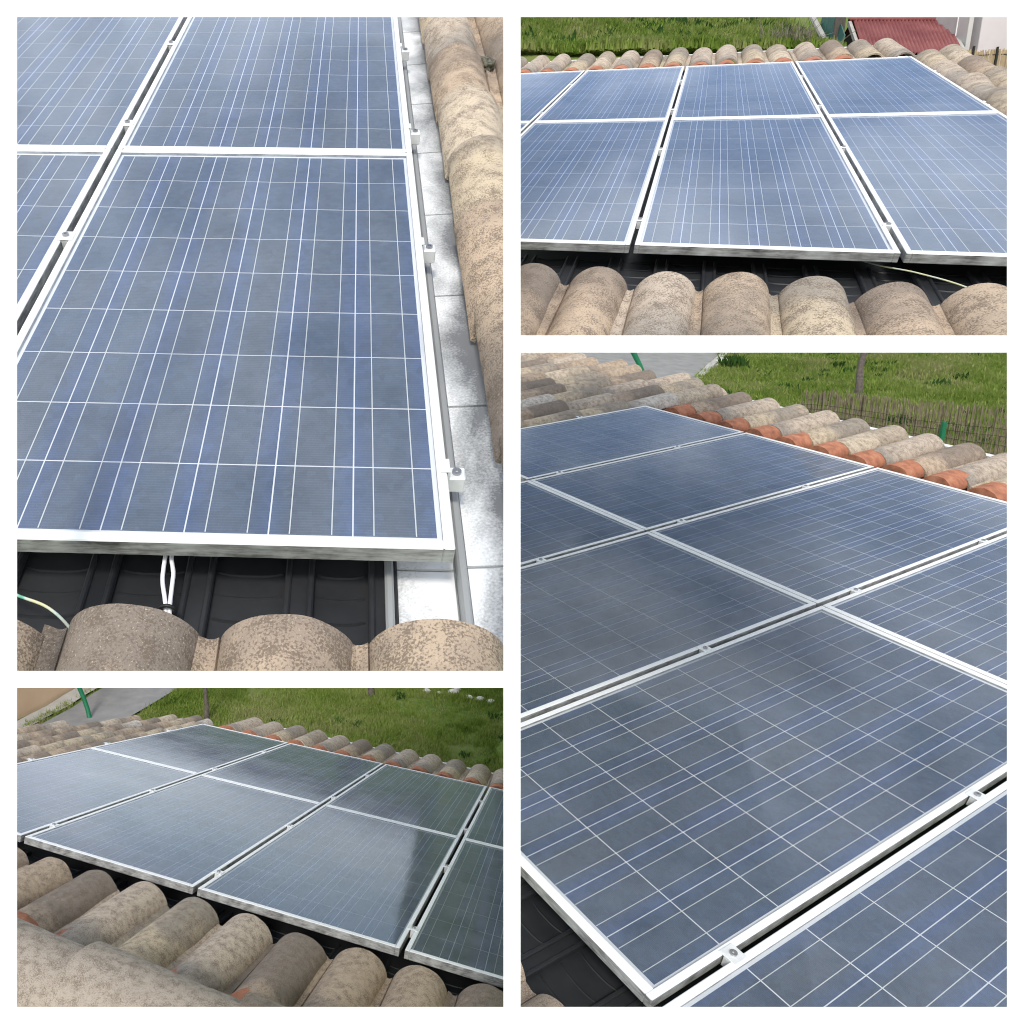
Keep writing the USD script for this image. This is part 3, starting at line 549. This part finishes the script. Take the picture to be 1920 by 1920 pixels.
# road edges (x at y) of the lower left and lower right views
def off_road(x, y):
    lane = (x > -5.18 + (y - 13.66) * .304 - .15) & (x < -3.51 + (y - 13.94) * .407 + .08)
    return ~((y > 5) & (y < 18) & (lane | (x < -5.45 + (y - 13.66) * .37)))
P, Z = spots(22000, -6.5, 4.6, 10.5, 16.2, off_road, .6, 1.2)
scatter('grass', 'short green grass beyond the lower left roof', P, Z, [blades(26, .10, .11, s, .007) for s in (1, 2, 3)], 'grass_blade', 1)
def off_road2(x, y): return x > 11.25 + (y - 23.06) * .714
P, Z = spots(42000, 7.5, 25, 14, 28, off_road2, .9, 1.9)
scatter('grass', 'green meadow grass beyond the lower right roof', P, Z, [blades(30, .11, .13, s, .009) for s in (4, 5, 6)], 'grass_blade', 2)
P, Z = spots(42000, 8, 28, 38.5, 48.5, lo=1.1, hi=2.4, clump=2.2)
scatter('grass', 'green grass on the bank beyond the upper right roof', P, Z, [blades(34, .17, .22, s, .018) for s in (7, 8, 9)], 'grass_blade', 3)
def weeds(n, hgt, spread, seed):
    m = blades(n, hgt, spread, seed, .03); return m
for lab, box_, n, sc in (('darker broad leaved weeds beyond the lower right roof', (10, 24, 15, 27), 200, (.8, 2.0)), ('darker broad leaved weeds on the bank beyond the upper right roof', (9, 25, 39, 47.5), 380, (1.6, 3.8)), ('darker weeds beyond the lower left roof', (-3, 4.4, 11, 16), 45, (.5, 1.1))):
    x, y = g.uniform(box_[0], box_[1], n), g.uniform(box_[2], box_[3], n); ok = off_road(x, y) & ((y > 30) | (x < 4.5) | off_road2(x, y)); x, y = x[ok], y[ok]
    scatter('weeds', lab, np.stack([x, y, ground_z(x, y)], -1), g.uniform(*sc, len(x)) * g.uniform(.5, 1, len(x)), [weeds(34, .15, .16, s) for s in (21, 22, 23)], 'weed_leaf', 30)

# ------------------------------------------------------------------ beyond the lower right roof
def flat(name, quad, lift, mt, label, n=14):
    q = np.asarray(quad, float); V = []; F = []
    for i in range(n + 1):
        for j in range(n + 1):
            s, t_ = i / n, j / n; p = (q[0] * (1 - s) + q[1] * s) * (1 - t_) + (q[3] * (1 - s) + q[2] * s) * t_; V.append((p[0], p[1], ground_z(np.array(p[0]), np.array(p[1])) + lift))
    for i in range(n):
        for j in range(n): a = i * (n + 1) + j; F += [(a, a + n + 1, a + n + 2), (a, a + n + 2, a + 1)]
    m = trimesh.Trimesh(V, F, process=False)
    if m.face_normals[0][2] < 0: m.invert()
    return say(part(None, name, m, mt, smooth=True), label, kind='structure')
flat('road', [(4.9, 17.6), (7.35, 17.6), (14.42, 27.5), (8.3, 27.5)], .06, 'asphalt', 'grey asphalt lane beyond the lower right roof')
ke = []
for s in np.linspace(0, 1, 30):
    x, y = 7.7 + (14.42 - 7.7) * s, 18.1 + 9.4 * s; ke.append((x, y, float(ground_z(np.array(x), np.array(y)))))
ke = np.array(ke); d = np.array([.80, -.59, 0]) * .11
V = np.vstack([ke - d + [0, 0, -.1], ke - d + [0, 0, .13], ke + d + [0, 0, .13], ke + d + [0, 0, -.1]]); n = len(ke); F = []
for i in range(n - 1):
    for a, b in ((0, 1), (1, 2), (2, 3)): F += [(a * n + i, a * n + i + 1, b * n + i + 1), (a * n + i, b * n + i + 1, b * n + i)]
m = trimesh.Trimesh(V, F, process=False); m.fix_normals(); say(part(None, 'kerb', m, 'kerb_concrete'), 'pale concrete kerb between lane and meadow', kind='structure')
say(part(None, 'lane_post', tube(smoothline([(8.62, 20, 5.6), (8.56, 20, 6.2), (8.34, 20.0, 6.88), (8.05, 20.0, 7.39), (7.5, 20, 8.3)], 14), np.linspace(.04, .085, 14)), 'green_metal', smooth=True), 'leaning green post beside the grey lane, lower right view', 'post')
def bare_tree(x, y, r, h, label, seed, name='bare_tree'):
    z = float(ground_z(np.array(x), np.array(y))); T = shift((x, y, z)); gg = np.random.default_rng(seed); t = thing(name, label, 'tree', T)
    pts = [(0, 0, -.15)] + [(gg.normal(0, .012) * h, gg.normal(0, .012) * h, h * f) for f in (.08, .2, .35, .55, .75, 1.0)]
    line = smoothline(pts, 26); m = tube(line, r * (1 - .75 * np.linspace(0, 1, 26)) + r * .35 * np.exp(-np.linspace(0, 1, 26) * 26), 12); m.vertices += (meshkit.fbm(m.vertices * 14, 3, seed=seed)[:, None] - .5) * r * .5
    part(t, 'trunk', m, 'bark', smooth=True); br = []
    for i in range(26):
        f = gg.uniform(.5, .98); p0 = line[int(f * 25)]; a = gg.random() * 6.283; L = h * .34 * (1.1 - f) + .1 * h; d = np.array([math.cos(a), math.sin(a), gg.uniform(.5, 1.1)]); d /= np.linalg.norm(d)
        pp = [p0, p0 + d * L * .5 + gg.normal(0, .03 * L, 3), p0 + d * L + [0, 0, .12 * L]]; br.append(tube(smoothline(pp, 8), np.linspace(r * .22, r * .04, 8), 5))
        for q in range(3): e = pp[1] + (pp[2] - pp[1]) * gg.random(); br.append(tube(smoothline([e, e + gg.normal(0, .12 * L, 3) + [0, 0, .12 * L], e + gg.normal(0, .2 * L, 3) + [0, 0, .25 * L]], 5), np.linspace(r * .09, r * .03, 5), 4))
    part(t, 'crown', cat(*br), 'bark', smooth=True)
bare_tree(14.56, 20.86, .095, 4.6, 'slim bare trunk standing on the meadow behind the reed fence, lower right view', 5)
# stones and flowering clump beside the lane
def pebble(name, x, y, s, label, mt='pale_stone', seed=0, group=None):
    m = trimesh.creation.icosphere(2, 1.0); m.vertices *= 1 + .5 * (meshkit.fbm(m.vertices * 1.6 + seed, 3, seed=seed)[:, None] - .5); m.vertices *= np.array([1, .8, .6]) * s
    say(part(None, name, m, mt, shift((x, y, float(ground_z(np.array(x), np.array(y))) + .3 * s)), True), label, 'stone', group)
pebble('stone', 12.80, 24.9, .15, 'white stone left of the dark clump by the lane kerb', seed=1); pebble('stone', 13.2, 25.5, .24, 'larger white stone behind the dark clump by the lane kerb', seed=2)
cl = thing('clump_plant', 'dark leafy clump among white stones by the lane kerb', 'plant', shift((13.1, 24.6, float(ground_z(np.array(13.1), np.array(24.6))))))
part(cl, 'foliage', blades(160, .42, .40, 41, .035), 'weed_leaf')
# reed fence
def reed_fence(name, label, p0, p1, z0, h0, h1, n, r, mt, posts, post_mt, rails, seed, panels=3):
    gg = np.random.default_rng(seed); t = thing(name, label, 'fence'); p0, p1 = np.array(p0, float), np.array(p1, float); d = p1 - p0; nd = np.array([-d[1], d[0]]) / np.linalg.norm(d)
    for q in range(panels):
        ms = []
        for i in range(n // panels):
            f = (q + (i + gg.random() * .8) / (n // panels)) / panels; b = p0 + d * f + nd * gg.normal(0, .012); zz = z0(f); top = h0 + (h1 - h0) * f + gg.normal(0, .045)
            e = gg.normal(0, .012, 2); k = 4
            ms.append(tube([(b[0], b[1], zz - .1), (b[0] + e[0], b[1] + e[1], zz + top * .5), (b[0] + 2 * e[0], b[1] + 2 * e[1], zz + top)], r * (.6 + .8 * gg.random()), k))
        x = part(t, 'reed_panel', cat(*ms), mt, kind='stuff')
    for fr in rails:
        pts = [(*(p0 + d * f - nd * .03 * np.sign(1)), z0(f) + (h0 + (h1 - h0) * f) * fr + .004 * math.sin(f * 70)) for f in np.linspace(0, 1, 24)]; part(t, 'wire', tube(pts, r * .55, 5), 'dark_wire')
    for f, ht in posts:
        b = p0 + d * f - nd * .05; part(t, 'post', box(b[0] - .035, b[0] + .035, b[1] - .035, b[1] + .035, z0(f) - .2, z0(f) + ht, .006), post_mt)
g1 = lambda p0, p1: (lambda f: float(ground_z(np.array(p0[0] + (p1[0] - p0[0]) * f), np.array(p0[1] + (p1[1] - p0[1]) * f))))
A0, A1 = (10.97, 17.5), (14.4, 12.4)
reed_fence('reed_fence', 'brown reed fence with green post before the meadow, lower right view', A0, A1, g1(A0, A1), .92, 1.72, 430, .0075, 'reed', [(.44, .93)], 'green_metal', [.3, .5, .62, .72], 3)

# ------------------------------------------------------------------ beyond the lower left roof
flat('lane', [(-7.5, 6.0), (-6.74, 6.0), (-2.07, 17.5), (-4.01, 17.5)], .05, 'asphalt', 'grey lane passing beyond the lower left roof')
flat('footpath', [(-7.4, 8.6), (-6.95, 8.6), (-4.6, 15.9), (-5.05, 15.9)], .05, 'kerb_concrete', 'pale footpath at the foot of the ochre wall')
ow = thing('garden_wall', 'ochre rendered wall at the far left beyond the lower left roof', 'wall')
ang = math.atan2(1.48, .54); Tw = np.eye(4); Tw[:2, :2] = [[math.cos(ang), -math.sin(ang)], [math.sin(ang), math.cos(ang)]]; Tw[:3, 3] = (-5.89, 13.66, 0)
mw = box(-4.5, 3.4, 0, .22, -.3, 2.6, .01); mw.apply_transform(Tw); part(ow, 'wall_body', mw, 'ochre_render')
mw = box(-4.55, 3.45, -.04, .26, 2.6, 2.66, .01); mw.apply_transform(Tw); part(ow, 'coping', mw, 'kerb_concrete')
say(part(None, 'lane_post', tube(smoothline([(-4.42, 13.5, -.2), (-4.46, 13.6, .05), (-4.60, 13.7, .45), (-4.86, 13.75, 1.1), (-5.2, 13.75, 2.2)], 14), .045), 'green_metal', smooth=True), 'bent green post at the lane edge, lower left view', 'post')
bare_tree(-2.12, 13.40, .055, 1.7, 'thin bare sapling right of the lane, lower left view', 8, 'sapling')
bare_tree(1.07, 14.55, .07, 1.7, 'second thin bare sapling, middle of the lawn, lower left view', 9, 'sapling')
for i, (x, y, s) in enumerate([(2.26, 15.0, .10), (2.5, 14.9, .07), (2.81, 14.91, .12), (3.1, 14.69, .08), (3.3, 14.6, .10), (3.5, 14.5, .09), (2.9, 15.1, .10)]):
    pebble('pale_stone', x, y, s, f"pale stone, {['first', 'second', 'third', 'fifth', 'sixth', 'seventh', 'fourth'][i]} from the left in the scatter on the lawn, lower left view", seed=10 + i, group='pale stones on the lawn, lower left view')

# ------------------------------------------------------------------ on the bank beyond the upper right roof
sd = thing('shed', 'garden shed with red corrugated roof, upper right view', 'shed')
def corrugated(c00, c10, c11, c01, n=26, amp=.06, t=.02):
    c00, c10, c11, c01 = (np.array(c, float) for c in (c00, c10, c11, c01)); nrm = np.cross(c10 - c00, c01 - c00); nrm /= np.linalg.norm(nrm); s = np.linspace(0, 1, n * 6 + 1); w = amp * np.cos(s * n * 2 * math.pi)
    rows = [np.outer(1 - s, a) + np.outer(s, b) + np.outer(w, nrm) + off * nrm for a, b, off in ((c00, c10, 0), (c01, c11, 0), (c01, c11, -t), (c00, c10, -t))]; V = np.vstack(rows); m_ = len(s); F = []
    for a, b in ((0, 1), (1, 2), (2, 3), (3, 0)):
        for i in range(m_ - 1): F += [(a * m_ + i, a * m_ + i + 1, b * m_ + i + 1), (a * m_ + i, b * m_ + i + 1, b * m_ + i)]
    m = trimesh.Trimesh(V, F, process=False); m.fix_normals(); return m
E0, E1, R1_, R0_ = (25.55, 39.6, 22.75), (30.25, 39.6, 22.75), (31.75, 43.0, 25.72), (26.98, 43.0, 25.72)
part(sd, 'roof', corrugated(E0, E1, R1_, R0_), 'red_sheet', smooth=40)
part(sd, 'roof', corrugated((26.98, 46.4, 23.4), (31.75, 46.4, 23.4), (31.75, 43.06, 25.74), (26.98, 43.06, 25.74)), 'red_sheet', smooth=40)
part(sd, 'ridge', tube([(26.85, 43.03, 25.78), (31.9, 43.03, 25.78)], .11, 8), 'red_sheet', smooth=True)
part(sd, 'barge_board', sheet([(25.36, 39.5, 22.66), (25.52, 39.5, 22.66), (26.96, 43.0, 25.68), (26.80, 43.0, 25.68)], t=.14), 'kerb_concrete')
part(sd, 'barge_board', sheet([(30.28, 39.5, 22.70), (30.44, 39.5, 22.70), (31.94, 43.0, 25.70), (31.78, 43.0, 25.70)], t=.14), 'kerb_concrete')
gm = trimesh.Trimesh([(25.7, 39.9, 21.2), (27.1, 46.1, 21.2), (27.1, 46.1, 23.4), (27.1, 43.0, 25.5), (25.7, 39.9, 22.8), (30.1, 39.9, 21.2), (31.6, 46.1, 21.2), (31.6, 46.1, 23.4), (31.6, 43.0, 25.5), (30.1, 39.9, 22.8)],
    [(0, 2, 1), (0, 3, 2), (0, 4, 3), (5, 6, 7), (5, 7, 8), (5, 8, 9), (0, 5, 9), (0, 9, 4), (1, 2, 7), (1, 7, 6)], process=False); gm.fix_normals()
part(sd, 'wall', gm, 'dark_wood')
gb = thing('board_fence', 'dark green board fence left of the red roofed shed', 'fence')
for i in range(4):
    b0 = np.array([24.5 + .05 * i, 39.8 + 1.5 * i]); b1 = b0 + [.05, 1.46]; z = 21.4 + 1.1 * i
    part(gb, 'board', sheet([(24.35 + .48 * i, 39.8 + 1.2 * i, z), (24.35 + .48 * (i + .96), 39.8 + 1.2 * (i + .96), z + 1), (24.75 + .48 * (i + .96), 39.8 + 1.2 * (i + .96), z + 3.2), (24.75 + .48 * i, 39.8 + 1.2 * i, z + 2.2)], t=.05), 'green_board')
part(gb, 'edging', tube([(24.05, 39.6, 22.2), (24.25, 40.0, 23.0), (26.6, 46.0, 27.4)], .13, 8), 'kerb_concrete')
lt = thing('dark_screen', 'dark wooden screen between green boards and red roofed shed', 'screen')
for i in range(5): part(lt, 'board', box(24.85 + .13 * i, 24.97 + .13 * i, 40.9 + .05 * i, 40.96 + .05 * i, 21.5, 25.4 + .05 * i, .01), 'dark_wood')
hs = thing('house', 'lilac grey house wall with blue window at the upper right corner', 'house')
part(hs, 'wall', box(31.55, 42, 40.4, 48, 20.0, 31, .02), 'lilac_render')
part(hs, 'side_wall', sheet([(31.5, 47.0, 21), (30.95, 40.42, 21), (30.95, 40.42, 25.6), (31.5, 47.0, 27.5)], t=.2), 'grey_render')
pw = part(hs, 'window', sheet([(30.98, 41.2, 23.9), (31.5, 41.2, 23.9), (31.5, 41.2, 27), (30.98, 41.2, 27)], t=.03), 'white_paint')
part(pw, 'pane', sheet([(31.02, 41.15, 24.0), (31.46, 41.15, 24.0), (31.46, 41.15, 27), (31.02, 41.15, 27)], t=.02), 'blue_pane')
say(part(None, 'gravel', grid(30.3, 31.2, 38.6, 46.5, 8, 30, lambda x, y: ground_z(x, y) + .12), 'gravel_look'), 'pale gravel strip between shed and house', kind='structure')
B0, B1 = (25.0, 34.4), (30.2, 33.4)
reed_fence('bamboo_fence', 'tan bamboo screen fence with dark posts at right of the upper right view', B0, B1, lambda f: 18.2, 2.30, 2.05, 300, .024, 'bamboo', [(.28, 2.4), (.44, 2.3), (.78, 2.3)], 'dark_wire', [.2, .45, .7, .93], 6)
bs = thing('dry_bush', 'grey green dry bush at the tile edge left of the board fence', 'bush', shift((21.75, 39.0, float(ground_z(np.array(21.75), np.array(39.0))))))
gg = np.random.default_rng(77); tw = []
for i in range(170):
    a, b = gg.random() * 6.283, gg.uniform(.25, 1.3); d = np.array([math.cos(a) * math.cos(b), math.sin(a) * math.cos(b), math.sin(b)]); L = gg.uniform(.5, 1.25); p0 = gg.normal(0, .25, 3) * [2.2, 1, .3]
    tw.append(tube(smoothline([p0, p0 + d * L * .5 + gg.normal(0, .06, 3), p0 + d * L + gg.normal(0, .12, 3)], 6), np.linspace(.022, .008, 6), 4))
part(bs, 'twigs', cat(*tw), 'dry_twig'); part(bs, 'foliage', blades(260, .9, .95, 78, .02), 'dry_twig')
